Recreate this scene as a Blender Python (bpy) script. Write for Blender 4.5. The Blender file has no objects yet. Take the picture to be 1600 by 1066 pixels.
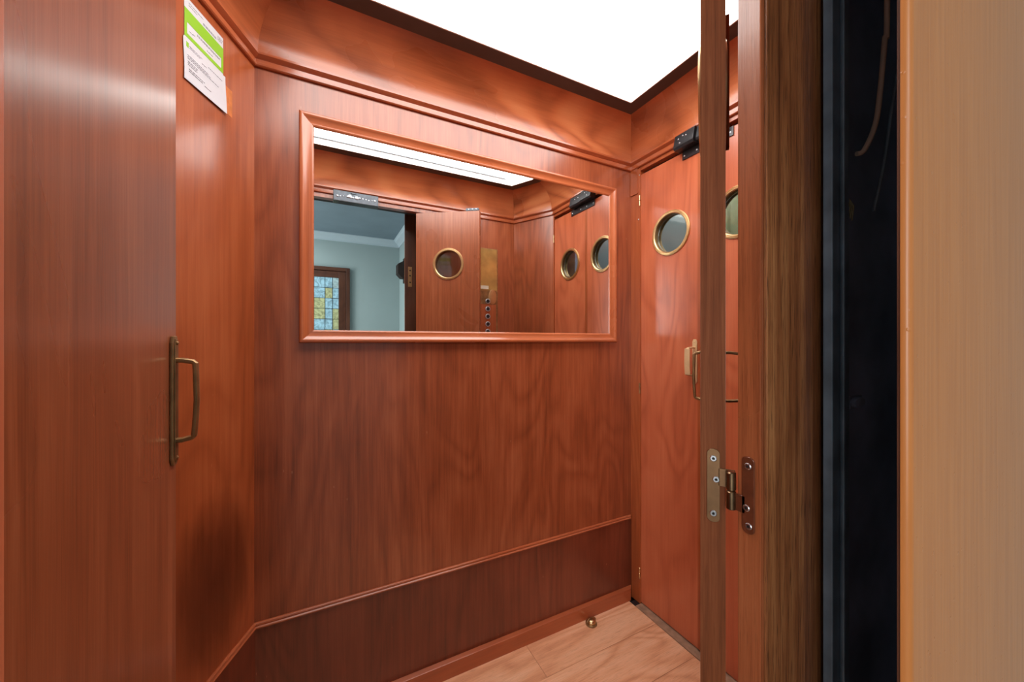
import bpy, bmesh, math, random
from mathutils import Vector, Matrix
random.seed(7)
D = bpy.data
SC = bpy.context.scene
COL = SC.collection
R = math.radians
PI = math.pi

# ------------------------------------------------------------ camera, world, lights, exposure
EYE = 1.25
cam = D.cameras.new('camera'); cam.sensor_width = 36; cam.lens = 573/1600*36; cam.clip_start = 0.01
co = D.objects.new('camera', cam); COL.objects.link(co)
co.location = (0, 0, EYE); co.rotation_euler = (PI/2, 0, R(-27))
SC.camera = co
w = D.worlds.new('world'); SC.world = w; w.use_nodes = True
w.node_tree.nodes['Background'].inputs[0].default_value = (0.55, 0.68, 0.85, 1)
w.node_tree.nodes['Background'].inputs[1].default_value = 0.02
PANEL_STRENGTH = 7.6
def area(name, loc, rot, sx, sy, power, colour):
    l = D.lights.new(name, 'AREA'); l.shape = 'RECTANGLE'; l.size = sx; l.size_y = sy
    l.energy = power; l.color = colour
    o = D.objects.new(name, l); COL.objects.link(o); o.location = loc; o.rotation_euler = rot
    return o
area('lobby_fill', (-1.0, -2.3, 2.80), (0, 0, 0), 1.2, 1.2, 40, (1.0, 0.97, 0.93))  # added fill for the lobby, placed where the mirror does not show it
area('side_fill', (-2.2, -2.1, 1.5), (0, R(-90), 0), 2.0, 1.0, 72, (1.0, 0.97, 0.95))  # added side fill, placed to set the shadow edge on the oak post
area('porthole_fill', (1.62, 1.1, 2.55), (0, R(-12), 0), 0.3, 0.9, 13, (1.0, 0.96, 0.94))  # added fill that brightens what shows through the portholes
vs = SC.view_settings
SC.display_settings.display_device = 'sRGB'
vs.view_transform = 'Standard'; vs.look = 'None'; vs.gamma = 1; vs.exposure = 0.0; vs.use_curve_mapping = False
SC.cycles.max_bounces = 10; SC.cycles.glossy_bounces = 8; SC.cycles.diffuse_bounces = 4
SC.cycles.transmission_bounces = 8; SC.cycles.use_denoising = True
SC.cycles.sample_clamp_indirect = 6.0

# ------------------------------------------------------------ materials
def lin(r, g, b):
    f = lambda c: (c/255/12.92 if c/255 <= 0.04045 else ((c/255+0.055)/1.055)**2.4)
    return (f(r), f(g), f(b), 1)
def newmat(name):
    m = D.materials.new(name); m.use_nodes = True
    return m, m.node_tree, m.node_tree.nodes['Principled BSDF']
def N(nt, t, **kw):
    n = nt.nodes.new(t)
    for k, v in kw.items():
        if k.startswith('i_'):
            n.inputs[k[2:].replace('_', ' ')].default_value = v
        else: setattr(n, k, v)
    return n
def ramp(nt, pts):
    n = nt.nodes.new('ShaderNodeValToRGB'); e = n.color_ramp.elements
    while len(e) < len(pts): e.new(0.5)
    for i, (p, c) in enumerate(pts): e[i].position = p; e[i].color = c
    return n
def wood(name, dark, mid, light, rough=0.34, coat=0.35, fine=0.5, figure=0.4, blotch=0.5, bump=0.03, scratch=0.0, pores=0.0, coatrough=0.16, figscale=1.0):
    """varnished veneer: UV.y runs along the grain, in metres"""
    m, nt, b = newmat(name); L = nt.links.new
    tc = N(nt, 'ShaderNodeTexCoord'); oi = N(nt, 'ShaderNodeObjectInfo')
    mul = N(nt, 'ShaderNodeMath', operation='MULTIPLY'); mul.inputs[1].default_value = 7.3
    L(oi.outputs['Random'], mul.inputs[0])
    cx = N(nt, 'ShaderNodeCombineXYZ'); L(mul.outputs[0], cx.inputs[0]); L(mul.outputs[0], cx.inputs[1]); L(mul.outputs[0], cx.inputs[2])
    add = N(nt, 'ShaderNodeVectorMath', operation='ADD'); L(tc.outputs['UV'], add.inputs[0]); L(cx.outputs[0], add.inputs[1])
    def mapped(sx, sy):
        mp = N(nt, 'ShaderNodeMapping'); mp.inputs['Scale'].default_value = (sx, sy, 1); L(add.outputs[0], mp.inputs[0]); return mp
    def noise(sx, sy, detail=3, rough_=0.55, dist=0.0):
        mp = mapped(sx, sy); n = N(nt, 'ShaderNodeTexNoise'); n.inputs['Scale'].default_value = 1
        n.inputs['Detail'].default_value = detail; n.inputs['Roughness'].default_value = rough_; n.inputs['Distortion'].default_value = dist
        L(mp.outputs[0], n.inputs['Vector']); return n.outputs[0]
    def math_(op, a, b_):
        n = N(nt, 'ShaderNodeMath', operation=op)
        for i, v in enumerate((a, b_)):
            if isinstance(v, (int, float)): n.inputs[i].default_value = v
            else: L(v, n.inputs[i])
        return n.outputs[0]
    g1 = noise(420, 9, 3, 0.6)
    g2 = noise(70, 1.6, 3, 0.55, 0.3)
    bl = noise(4.5, 2.2, 3, 0.5, 0.6)
    # growth-ring figure: contour lines of a slow field
    fld = noise(3.4*figscale, 0.85*figscale, 2, 0.4, 0.7)
    fl = math_('MULTIPLY', fld, 62.0)
    sn = N(nt, 'ShaderNodeMath', operation='SINE'); L(fl, sn.inputs[0])
    ring = math_('MULTIPLY', math_('ADD', sn.outputs[0], 1.0), 0.5)
    ring = math_('POWER', ring, 0.6)
    ringm = math_('MULTIPLY', ring, noise(6, 2.5, 2, 0.5))
    s = math_('ADD', math_('MULTIPLY', math_('SUBTRACT', g1, 0.5), fine), math_('MULTIPLY', math_('SUBTRACT', g2, 0.5), fine*1.3))
    s = math_('ADD', s, math_('MULTIPLY', math_('SUBTRACT', ringm, 0.31), figure))
    s = math_('ADD', s, math_('MULTIPLY', math_('SUBTRACT', bl, 0.5), blotch*1.6))
    s = math_('ADD', s, 0.5)
    rp = ramp(nt, [(0.0, dark), (0.5, mid), (1.0, light)]); L(s, rp.inputs[0])
    colour = rp.outputs[0]
    if pores:
        pz = noise(900, 22, 2, 0.6)
        pr = ramp(nt, [(0.56, (0, 0, 0, 1)), (0.66, (1, 1, 1, 1))]); L(pz, pr.inputs[0])
        mx = N(nt, 'ShaderNodeMixRGB'); mx.inputs[2].default_value = tuple(c*0.45 for c in dark[:3])+(1,)
        L(math_('MULTIPLY', pr.outputs[0], pores), mx.inputs[0]); L(colour, mx.inputs[1]); colour = mx.outputs[0]
    if scratch:
        mp = N(nt, 'ShaderNodeMapping'); mp.inputs['Scale'].default_value = (9, 5, 1); mp.inputs['Rotation'].default_value = (0, 0, 0.5)
        L(add.outputs[0], mp.inputs[0])
        v = N(nt, 'ShaderNodeTexVoronoi'); v.inputs['Scale'].default_value = 1; v.inputs['Randomness'].default_value = 1
        mp2 = N(nt, 'ShaderNodeMapping'); mp2.inputs['Scale'].default_value = (70, 16, 1); L(add.outputs[0], mp2.inputs[0])
        L(mp2.outputs[0], v.inputs['Vector'])
        vr = ramp(nt, [(0.05, (1, 1, 1, 1)), (0.09, (0, 0, 0, 1))]); L(v.outputs['Distance'], vr.inputs[0])
        gate = ramp(nt, [(0.66, (0, 0, 0, 1)), (0.70, (1, 1, 1, 1))]); L(noise(16, 9, 1), gate.inputs[0])
        mx = N(nt, 'ShaderNodeMixRGB'); mx.inputs[2].default_value = lin(205, 150, 115)
        L(math_('MULTIPLY', math_('MULTIPLY', vr.outputs[0], gate.outputs[0]), scratch), mx.inputs[0]); L(colour, mx.inputs[1]); colour = mx.outputs[0]
    L(colour, b.inputs['Base Color'])
    rr = math_('ADD', math_('MULTIPLY', math_('SUBTRACT', bl, 0.5), 0.25), rough); L(rr, b.inputs['Roughness'])
    b.inputs['Coat Weight'].default_value = coat; b.inputs['Coat Roughness'].default_value = coatrough
    bp = N(nt, 'ShaderNodeBump'); bp.inputs['Strength'].default_value = bump*6; bp.inputs['Distance'].default_value = 0.0006
    L(g1, bp.inputs['Height']); L(bp.outputs[0], b.inputs['Normal'])
    return m
M = {}
def plain(name, col, rough=0.5, metal=0.0, noise_amt=0.0, scale=30, emis=None, coat=0, bump=0.0):
    m, nt, b = newmat(name); L = nt.links.new
    b.inputs['Base Color'].default_value = col; b.inputs['Roughness'].default_value = rough; b.inputs['Metallic'].default_value = metal
    b.inputs['Coat Weight'].default_value = coat
    tc = N(nt, 'ShaderNodeTexCoord'); n = N(nt, 'ShaderNodeTexNoise'); n.inputs['Scale'].default_value = scale; n.inputs['Detail'].default_value = 4
    L(tc.outputs['Object'], n.inputs['Vector'])
    if noise_amt:
        lo = tuple(c*(1-noise_amt) for c in col[:3])+(1,); hi = tuple(min(1, c*(1+noise_amt)) for c in col[:3])+(1,)
        rp = ramp(nt, [(0.3, lo), (0.7, hi)]); L(n.outputs[0], rp.inputs[0]); L(rp.outputs[0], b.inputs['Base Color'])
    if bump:
        bp = N(nt, 'ShaderNodeBump'); bp.inputs['Strength'].default_value = bump; bp.inputs['Distance'].default_value = 0.001
        L(n.outputs[0], bp.inputs['Height']); L(bp.outputs[0], b.inputs['Normal'])
    if emis:
        b.inputs['Emission Color'].default_value = emis[0]; b.inputs['Emission Strength'].default_value = emis[1]
    return m
CH = dict(dark=lin(84, 38, 21), mid=lin(152, 77, 44), light=lin(188, 108, 70))
M['cherry'] = wood('cherry_veneer', **CH, scratch=0.5, fine=0.46, figure=0.30, blotch=0.30, figscale=1.1, coat=0.65, coatrough=0.22)
M['cherry_orange'] = wood('cherry_orange', lin(112, 50, 24), lin(164, 83, 44), lin(194, 112, 66), fine=0.38, figure=0.25, blotch=0.35, scratch=0.3)
M['cherry_door'] = wood('cherry_door', lin(134, 60, 34), lin(193, 102, 66), lin(218, 132, 92), fine=0.26, figure=0.35, blotch=0.3, scratch=0.35)
M['leaf'] = wood('leaf_veneer', lin(104, 52, 30), lin(150, 80, 48), lin(180, 108, 72), fine=0.65, figure=0.06, blotch=0.3, rough=0.30, coat=0.5, scratch=0.0, coatrough=0.22)
M['cove'] = wood('cove_wood', lin(120, 56, 30), lin(188, 104, 62), lin(214, 136, 88), fine=0.25, figure=0.7, blotch=0.6, rough=0.3, coat=0.5)
M['moulding'] = wood('moulding_wood', lin(110, 50, 28), lin(172, 90, 54), lin(206, 122, 80), fine=0.4, figure=0.1, blotch=0.3, rough=0.22, coat=0.6)
M['frame'] = wood('mirror_frame_wood', lin(124, 60, 36), lin(188, 104, 64), lin(212, 132, 90), fine=0.35, figure=0.2, blotch=0.3, rough=0.25, coat=0.6)
M['kick'] = wood('kick_board_wood', lin(66, 28, 16), lin(112, 52, 32), lin(142, 72, 46), fine=0.45, figure=0.30, blotch=0.4, scratch=0.5)
M['base'] = wood('baseboard_wood', lin(112, 52, 30), lin(168, 86, 50), lin(190, 106, 66), fine=0.3, figure=0.2, blotch=0.3)
M['edge'] = wood('leaf_edge_wood', lin(86, 46, 26), lin(122, 68, 40), lin(150, 92, 60), fine=0.8, figure=0.05, blotch=0.15, rough=0.6, coat=0.0, pores=0.2)
M['edge'].node_tree.nodes['Principled BSDF'].inputs['Specular IOR Level'].default_value = 0.12
M['jamb'] = wood('jamb_red_wood', lin(96, 48, 26), lin(152, 84, 50), lin(180, 110, 72), fine=0.45, figure=0.2, blotch=0.5, rough=0.3, coat=0.5, bump=0.1, pores=0.3)
M['oak'] = wood('dark_oak', lin(84, 46, 26), lin(150, 92, 54), lin(196, 138, 88), fine=0.8, figure=0.15, blotch=0.45, rough=0.42, coat=0.15, pores=0.75, bump=0.08)
M['plank'] = wood('floor_oak', lin(190, 122, 84), lin(228, 168, 128), lin(244, 200, 164), fine=0.45, figure=0.55, blotch=0.35, rough=0.5, coat=0.0, pores=0.35, figscale=1.6)
M['shaftwood'] = plain('shaft_wood', lin(40, 24, 18), 0.6, noise_amt=0.3)
M['lobbydoor'] = wood('lobby_frame_wood', lin(50, 28, 20), lin(84, 50, 36), lin(110, 70, 50), rough=0.4)
M['brass'] = plain('brass', lin(214, 184, 136), 0.30, 0.9, 0.05, 60)
M['aged'] = plain('aged_brass', lin(150, 118, 80), 0.42, 0.75, 0.3, 40)
M['bright'] = plain('bright_brass', lin(214, 186, 140), 0.32, 1.0, 0.08, 50)
M['goldplate'] = plain('polished_plate', lin(206, 172, 104), 0.2, 0.55, 0.35, 9)
M['ringmetal'] = plain('chrome_ring', lin(205, 205, 210), 0.3, 0.5, 0.05, 50)
M['cream'] = plain('pale_lacquered_brass', lin(226, 196, 150), 0.45, 0.35, 0.06, 50)
M['steel'] = plain('bronze_steel', lin(134, 110, 84), 0.33, 1.0, 0.18, 70)
M['bronzeplate'] = plain('bronze_plate', lin(124, 92, 62), 0.42, 0.6, 0.12, 60)
M['brownplate'] = plain('brown_painted_plate', lin(112, 62, 40), 0.35, 0.4, 0.2, 60, coat=0.3)
M['zinc'] = plain('zinc_screw', lin(190, 194, 200), 0.3, 1.0, 0.1, 80)
M['black'] = plain('black_enamel', lin(36, 38, 42), 0.38, 0.2, 0.3, 60, coat=0.3)
M['greymetal'] = plain('grey_metal', lin(92, 98, 106), 0.45, 0.4, 0.15, 60)
M['dark'] = plain('recess_black', lin(14, 12, 12), 0.7)
M['shaft'] = plain('shaft_blue_grey', lin(150, 158, 186), 0.55, 0.0, 0.4, 6)  # mottled blue-grey for surfaces in the shaft gap
M['rail'] = plain('blue_black_steel', lin(128, 148, 168), 0.45, 0.3, 0.4, 12)
M['ledge'] = plain('ledge_shade', lin(74, 62, 60), 0.5, 0, 0.1, 20)  # shade of the unlit underside put into the ledge colour
M['whitepaint'] = plain('white_paint', lin(238, 238, 236), 0.45)
M['alu'] = plain('aluminium', lin(150, 154, 160), 0.35, 1.0, 0.1, 40)
M['threshold'] = plain('threshold_metal', lin(168, 138, 114), 0.45, 0.25, 0.25, 30)
M['paper'] = plain('paper', lin(206, 208, 214), 0.5, 0, 0.03, 30, coat=0.3)
M['green'] = plain('green_print', lin(134, 190, 30), 0.5, coat=0.3)
M['ink'] = plain('ink', lin(120, 122, 130), 0.6)
M['glue'] = plain('bare_patch', lin(196, 116, 62), 0.6, 0, 0.15, 60)
M['cable'] = plain('cable_sheath', lin(215, 195, 180), 0.6)
M['plaster'] = plain('lobby_plaster', lin(164, 184, 186), 0.9, 0, 0.03, 3)
M['cornice'] = plain('cornice_plaster', lin(192, 212, 222), 0.8)
M['lobbyceil'] = plain('lobby_ceiling_paint', lin(128, 148, 160), 0.9, 0, 0.06, 3)
M['stone'] = plain('lobby_floor_stone', lin(120, 112, 104), 0.5, 0, 0.15, 6)
M['lead'] = plain('lead_came', lin(40, 44, 48), 0.5, 0.6)
M['curtain'] = plain('green_curtain', lin(150, 168, 130), 0.8, 0, 0.2, 20)
M['gasket'] = plain('label_print', lin(214, 206, 186), 0.6)
for k, c, e in (('pane_blue', lin(150, 192, 210), 0.40), ('pane_amber', lin(176, 184, 140), 0.34), ('pane_pale', lin(168, 196, 200), 0.38)):
    m, nt, b = newmat(k); L = nt.links.new
    tc = N(nt, 'ShaderNodeTexCoord'); n = N(nt, 'ShaderNodeTexNoise'); n.inputs['Scale'].default_value = 14; n.inputs['Detail'].default_value = 3; n.inputs['Distortion'].default_value = 1.5
    L(tc.outputs['Object'], n.inputs['Vector'])
    rp = ramp(nt, [(0.35, tuple(x*0.55 for x in c[:3])+(1,)), (0.6, c)]); L(n.outputs[0], rp.inputs[0])
    L(rp.outputs[0], b.inputs['Base Color']); L(rp.outputs[0], b.inputs['Emission Color'])   # daylight from behind the leaded glass
    b.inputs['Emission Strength'].default_value = e; b.inputs['Roughness'].default_value = 0.25; M[k] = m
m, nt, b = newmat('mirror_silver'); b.inputs['Base Color'].default_value = (0.80, 0.84, 0.84, 1); b.inputs['Metallic'].default_value = 1; b.inputs['Roughness'].default_value = 0.0; M['mirror'] = m
m, nt, b = newmat('porthole_glass'); b.inputs['Base Color'].default_value = (0.62, 0.66, 0.64, 1); b.inputs['Roughness'].default_value = 0.04
b.inputs['Transmission Weight'].default_value = 1.0; b.inputs['IOR'].default_value = 1.5; M['glass'] = m
m, nt, b = newmat('light_diffuser'); b.inputs['Base Color'].default_value = (0.9, 0.9, 0.9, 1); b.inputs['Emission Color'].default_value = (1.0, 0.965, 0.93, 1); b.inputs['Emission Strength'].default_value = PANEL_STRENGTH; M['panel'] = m
# brushed tan gloss paint
m, nt, b = newmat('tan_paint'); L = nt.links.new
tc = N(nt, 'ShaderNodeTexCoord'); mp = N(nt, 'ShaderNodeMapping'); mp.inputs['Scale'].default_value = (160, 160, 5); L(tc.outputs['Object'], mp.inputs[0])
n = N(nt, 'ShaderNodeTexNoise'); n.inputs['Scale'].default_value = 1; n.inputs['Detail'].default_value = 4; L(mp.outputs[0], n.inputs['Vector'])
rp = ramp(nt, [(0.3, lin(192, 118, 60)), (0.7, lin(206, 132, 72))]); L(n.outputs[0], rp.inputs[0]); L(rp.outputs[0], b.inputs['Base Color'])
n2 = N(nt, 'ShaderNodeTexVoronoi'); n2.inputs['Scale'].default_value = 60; L(tc.outputs['Object'], n2.inputs['Vector'])
r2 = ramp(nt, [(0.06, (1, 1, 1, 1)), (0.12, (0, 0, 0, 1))]); L(n2.outputs['Distance'], r2.inputs[0])
ad = N(nt, 'ShaderNodeMath', operation='ADD'); L(n.outputs[0], ad.inputs[0]); L(r2.outputs[0], ad.inputs[1])
bp = N(nt, 'ShaderNodeBump'); bp.inputs['Strength'].default_value = 0.35; bp.inputs['Distance'].default_value = 0.0008; L(ad.outputs[0], bp.inputs['Height']); L(bp.outputs[0], b.inputs['Normal'])
b.inputs['Roughness'].default_value = 0.33; M['tan'] = m

# ------------------------------------------------------------ mesh helpers
class MB:
    def __init__(s): s.v = []; s.f = []
    def add(s, vs, fs, mat=None):
        o = len(s.v)
        s.v += [tuple(mat @ Vector(p)) if mat else tuple(p) for p in vs]
        s.f += [tuple(i+o for i in f) for f in fs]
        return s
    def box(s, x0, x1, y0, y1, z0, z1, mat=None):
        vs = [(x, y, z) for z in (z0, z1) for y in (y0, y1) for x in (x0, x1)]
        return s.add(vs, [(0, 2, 3, 1), (4, 5, 7, 6), (0, 1, 5, 4), (2, 6, 7, 3), (0, 4, 6, 2), (1, 3, 7, 5)], mat)
    def prism(s, poly, a, b, axis='z', mat=None):
        """poly of 2-D points extruded between a and b along an axis"""
        def P(p, t):
            if axis == 'z': return (p[0], p[1], t)
            if axis == 'y': return (p[0], t, p[1])
            return (t, p[0], p[1])
        n = len(poly)
        vs = [P(p, a) for p in poly]+[P(p, b) for p in poly]
        fs = [tuple(range(n))[::-1], tuple(range(n, 2*n))]+[(i, (i+1) % n, n+(i+1) % n, n+i) for i in range(n)]
        return s.add(vs, fs, mat)
    def lathe(s, prof, n=32, mat=None, closed=False):
        """prof: (radius, height) pairs turned about z"""
        vs = [(r*math.cos(2*PI*k/n), r*math.sin(2*PI*k/n), z) for r, z in prof for k in range(n)]
        m_ = len(prof); fs = []
        for j in range(m_ if closed else m_-1):
            j2 = (j+1) % m_
            for k in range(n): fs.append((j*n+k, j*n+(k+1) % n, j2*n+(k+1) % n, j2*n+k))
        if not closed:
            fs.append(tuple(range(n))[::-1]); fs.append(tuple(range((m_-1)*n, m_*n)))
        return s.add(vs, fs, mat)
    def tube(s, path, rx, rz=None, n=12, mat=None):
        rz = rz or rx; P = [Vector(p) for p in path]; vs = []
        for i, p in enumerate(P):
            t = (P[min(i+1, len(P)-1)]-P[max(i-1, 0)]).normalized()
            ref = Vector((0, 1, 0)) if abs(t.y) < 0.9 else Vector((1, 0, 0))
            a = t.cross(ref).normalized(); c = a.cross(t).normalized()
            for k in range(n):
                q = 2*PI*k/n; vs.append(p+a*(rx*math.cos(q))+c*(rz*math.sin(q)))
        fs = [(i*n+k, i*n+(k+1) % n, (i+1)*n+(k+1) % n, (i+1)*n+k) for i in range(len(P)-1) for k in range(n)]
        fs += [tuple(range(n))[::-1], tuple(range((len(P)-1)*n, len(P)*n))]
        return s.add(vs, fs, mat)
    def build(s, name, mat, parent=None, grain=(0, 0, 1), bevel=0, seg=2, smooth=False, label=None, kind=None, uvoff=(0, 0), updir=None):
        me = D.meshes.new(name); me.from_pydata(s.v, [], s.f); me.update()
        bm = bmesh.new(); bm.from_mesh(me)
        bmesh.ops.recalc_face_normals(bm, faces=bm.faces)
        if bevel:
            ed = [e for e in bm.edges if len(e.link_faces) == 2 and e.calc_face_angle(0) > 0.6]
            bmesh.ops.bevel(bm, geom=ed, offset=bevel, segments=seg, affect='EDGES', profile=0.6, clamp_overlap=True)
        uv = bm.loops.layers.uv.new('UVMap'); G = Vector(grain).normalized()
        for f in bm.faces:
            nrm = f.normal
            g = G
            if abs(nrm.dot(G)) > 0.9: g = Vector((0, 0, 1)) if abs(G.z) < 0.9 else Vector((1, 0, 0))
            g = (g-nrm*g.dot(nrm)).normalized(); u = nrm.cross(g)
            for l in f.loops:
                p = l.vert.co
                l[uv].uv = (p.dot(updir)+uvoff[0], p.dot(G)+uvoff[1]) if updir else (p.dot(u)+uvoff[0], p.dot(g)+uvoff[1])
            if smooth: f.smooth = True
        bm.to_mesh(me); bm.free()
        if smooth:
            try: me.set_sharp_from_angle(angle=R(35))
            except Exception: pass
        me.materials.append(M[mat] if isinstance(mat, str) else mat)
        o = D.objects.new(name, me); COL.objects.link(o)
        if parent: o.parent = parent
        if label: o['label'] = label
        if kind: o['kind'] = kind
        return o
def tag(o, label, cat, group=None, kind=None):
    o['label'] = label; o['category'] = cat
    if group: o['group'] = group
    if kind: o['kind'] = kind
    return o
def thing(name, label, cat, loc=(0, 0, 0), rz=0, group=None, kind=None, rot=None):
    o = D.objects.new(name, None); COL.objects.link(o); o.location = loc
    o.rotation_euler = rot or (0, 0, rz); o.empty_display_size = 0.1
    return tag(o, label, cat, group, kind)
def struct(o, label, cat): return tag(o, label, cat, None, 'structure')
def dup(src, parent=None, loc=None):
    c = src.copy(); COL.objects.link(c)
    if parent: c.parent = parent
    if loc is not None: c.location = loc
    for ch in list(src.children): dup(ch, c)
    return c

# plan of the lift car, inner faces, clockwise seen from above
BW = 1.335; RW = 1.334; FW = 0.357
PL = [Vector((-0.60, FW)), Vector((-0.19, BW)), Vector((RW, BW)), Vector((RW, 0.637)), Vector((1.189, FW))]
def inset(d, poly=PL):
    n = len(poly); out = []
    for i in range(n):
        a, b, c = poly[i-1], poly[i], poly[(i+1) % n]
        d1 = (b-a).normalized(); d2 = (c-b).normalized()
        n1 = Vector((d1.y, -d1.x)); n2 = Vector((d2.y, -d2.x))   # inward for clockwise
        k = (n1+n2); k = k/(1+n1.dot(n2)); out.append(b+k*d)
    return out
def run(i, prof, name, mat, parent, label=None, bevel=0, smooth=False, t0=None, t1=None):
    """moulding along wall i (PL[i] to PL[i+1]); closed profile of (inset, z) with mitred ends"""
    j = (i+1) % 5; A = []; B = []
    for d, z in prof:
        q = inset(d); a, b = q[i], q[j]
        if t0 is not None: a = a.lerp(b, t0)
        if t1 is not None: b = q[i].lerp(q[j], t1)
        A.append((a.x, a.y, z)); B.append((b.x, b.y, z))
    n = len(prof); m_ = MB(); m_.add(A+B, [tuple(range(n)), tuple(range(n, 2*n))[::-1]]+[(k, (k+1) % n, n+(k+1) % n, n+k) for k in range(n)])
    dr = PL[j]-PL[i]
    return m_.build(name, mat, parent, grain=(dr.x, dr.y, 0), bevel=bevel, smooth=smooth, label=label, uvoff=(i*1.7, i*0.9), updir=Vector((-dr.y*0.35/dr.length, dr.x*0.35/dr.length, 1)))

# ------------------------------------------------------------ structure: the lift car
Z = lambda h: EYE+h
CROWN = Z(0.83)
# back wall
o = MB().box(-0.30, 1.42, BW, BW+0.03, 0.0, 2.36).build('wall_back', 'cherry')
struct(o, 'cherry veneer back wall of the lift car that carries the big mirror', 'wall')
MB().box(-0.188, RW-0.001, BW-0.004, BW-0.0002, 0.0, Z(-0.866)).build('kick_board', 'kick', o, label='darker red-brown lower panel of the wall')
# left slanted wall
dl = (PL[1]-PL[0]).normalized(); nl = Vector((dl.y, -dl.x))
angl = math.atan2(dl.y, dl.x); LL = (PL[1]-PL[0]).length
MLeft = Matrix.Translation((PL[0].x, PL[0].y, 0)) @ Matrix.Rotation(angl, 4, 'Z')      # local x along the wall, -y into the room
o = MB().box(-0.05, LL+0.0, 0, 0.03, 0, 2.36, MLeft).build('wall_left', 'cherry_orange')
struct(o, 'orange-brown slanted left wall of the lift car with notices near its top', 'wall')
MB().box(0, LL-0.001, -0.004, -0.0002, 0, Z(-0.866), MLeft).build('kick_board', 'kick', o, label='lower panel below the double bead')
# dark water stain low on the slanted wall (a stain with its own outline)
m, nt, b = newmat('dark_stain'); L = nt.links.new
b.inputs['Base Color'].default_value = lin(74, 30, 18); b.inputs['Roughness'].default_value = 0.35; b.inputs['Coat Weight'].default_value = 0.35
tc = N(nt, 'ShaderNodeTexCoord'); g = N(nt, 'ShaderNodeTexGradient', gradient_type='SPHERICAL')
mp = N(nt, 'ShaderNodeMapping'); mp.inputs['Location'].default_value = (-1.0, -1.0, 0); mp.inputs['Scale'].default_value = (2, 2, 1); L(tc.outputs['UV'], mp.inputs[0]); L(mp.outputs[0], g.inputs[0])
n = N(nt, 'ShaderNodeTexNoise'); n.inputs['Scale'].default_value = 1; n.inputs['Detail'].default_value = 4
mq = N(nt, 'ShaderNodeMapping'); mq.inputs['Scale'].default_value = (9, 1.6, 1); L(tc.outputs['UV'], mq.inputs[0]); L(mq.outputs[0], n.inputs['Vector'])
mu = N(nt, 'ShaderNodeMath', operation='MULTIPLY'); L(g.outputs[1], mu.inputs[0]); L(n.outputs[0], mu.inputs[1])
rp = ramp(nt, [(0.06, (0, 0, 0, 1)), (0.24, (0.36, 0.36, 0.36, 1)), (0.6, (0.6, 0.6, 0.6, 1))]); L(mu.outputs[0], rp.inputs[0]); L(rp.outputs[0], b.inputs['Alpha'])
M['stain'] = m
def stain(x0, x1, z0, z1, mat4, y, parent):
    me = D.meshes.new('stain'); me.from_pydata([tuple(mat4 @ Vector(p)) for p in ((x0, y, z0), (x1, y, z0), (x1, y, z1), (x0, y, z1))], [], [(0, 1, 2, 3)])
    u = me.uv_layers.new(name='UVMap')
    for i, c in enumerate(((0, 0), (1, 0), (1, 1), (0, 1))): u.data[i].uv = c
    me.materials.append(M['stain']); s = D.objects.new('stain', me); COL.objects.link(s); s.parent = parent; s['label'] = 'dark brown damp stain'
    return s
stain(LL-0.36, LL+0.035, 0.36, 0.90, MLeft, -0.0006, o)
# front wall: around the opening
OPL = -0.19; OPR = 0.52; OPT = Z(0.803)
wf = MB()
wf.box(0.606, 1.25, 0.318, FW, 0, 2.36); wf.box(-0.66, OPL-0.04, 0.318, FW, 0, 2.36); wf.box(OPL-0.04, 0.606, 0.318, FW, OPT, 2.36)
o = wf.build('wall_front', 'cherry'); struct(o, 'front wall of the lift car around the open doorway, seen in the mirror', 'wall')
# right wall: stiles and header around the double doors
DY0 = 0.645; DY1 = 1.277; DT = Z(0.795)
wr = MB()
wr.box(RW, RW+0.05, DY1, BW+0.03, 0, 2.36); wr.box(RW, RW+0.05, 0.60, DY0, 0, 2.36)
wr.box(RW, RW+0.05, DY0, DY1, DT+0.014, 2.36)
o = wr.build('wall_right', 'cherry_orange', bevel=0.001); struct(o, 'stiles and header of the right lift wall around the closed double doors', 'wall')
MB().box(RW-0.006, RW, DY1+0.012, BW-0.002, Z(0.705), Z(0.832)).build('corner_block', 'cherry_orange', o, bevel=0.001)
MB().box(RW+0.03, RW+0.049, DY0, DY1, DT, DT+0.0139).build('door_gap', 'dark', o, label='dark gap over the doors')
# right front slanted wall
dr = (PL[4]-PL[3]).normalized(); MR = Matrix.Translation((PL[3].x, PL[3].y, 0)) @ Matrix.Rotation(math.atan2(dr.y, dr.x), 4, 'Z')
o = MB().box(-0.0, (PL[4]-PL[3]).length+0.01, 0, 0.03, 0, 2.36, MR).build('wall_corner', 'cherry')
struct(o, 'narrow slanted wall between the double doors and the button panel', 'wall')

# crown: cove board, moulding, ledge and lip on every wall
tr = thing('trim_1', 'curved wooden cove running round the top of the lift walls', 'cove', kind='structure')
cove = [(0.0, Z(0.862)), (0.016, Z(0.862)), (0.018, Z(0.885)), (0.024, Z(0.908)), (0.034, Z(0.930)), (0.048, Z(0.951)), (0.067, Z(0.972)), (0.091, Z(0.991)), (0.122, Z(1.007)), (0.122, Z(1.02)), (0.0, Z(1.02))]
tm = thing('trim_2', 'thin stepped moulding under the wooden cove', 'moulding', kind='structure')
mould = [(0.0, Z(0.826)), (0.008, Z(0.826)), (0.011, Z(0.829)), (0.011, Z(0.833)), (0.007, Z(0.836)), (0.007, Z(0.848)), (0.014, Z(0.852)), (0.020, Z(0.857)), (0.020, Z(0.863)), (0.0, Z(0.863))]
tl = thing('trim_3', 'flat ledge coloured dark for its unlit underside, between the wooden cove and the ceiling light', 'ledge', kind='structure')
ledge = [(0.10, Z(1.0072)), (0.183, Z(1.0072)), (0.183, Z(1.022)), (0.10, Z(1.022))]
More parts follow.
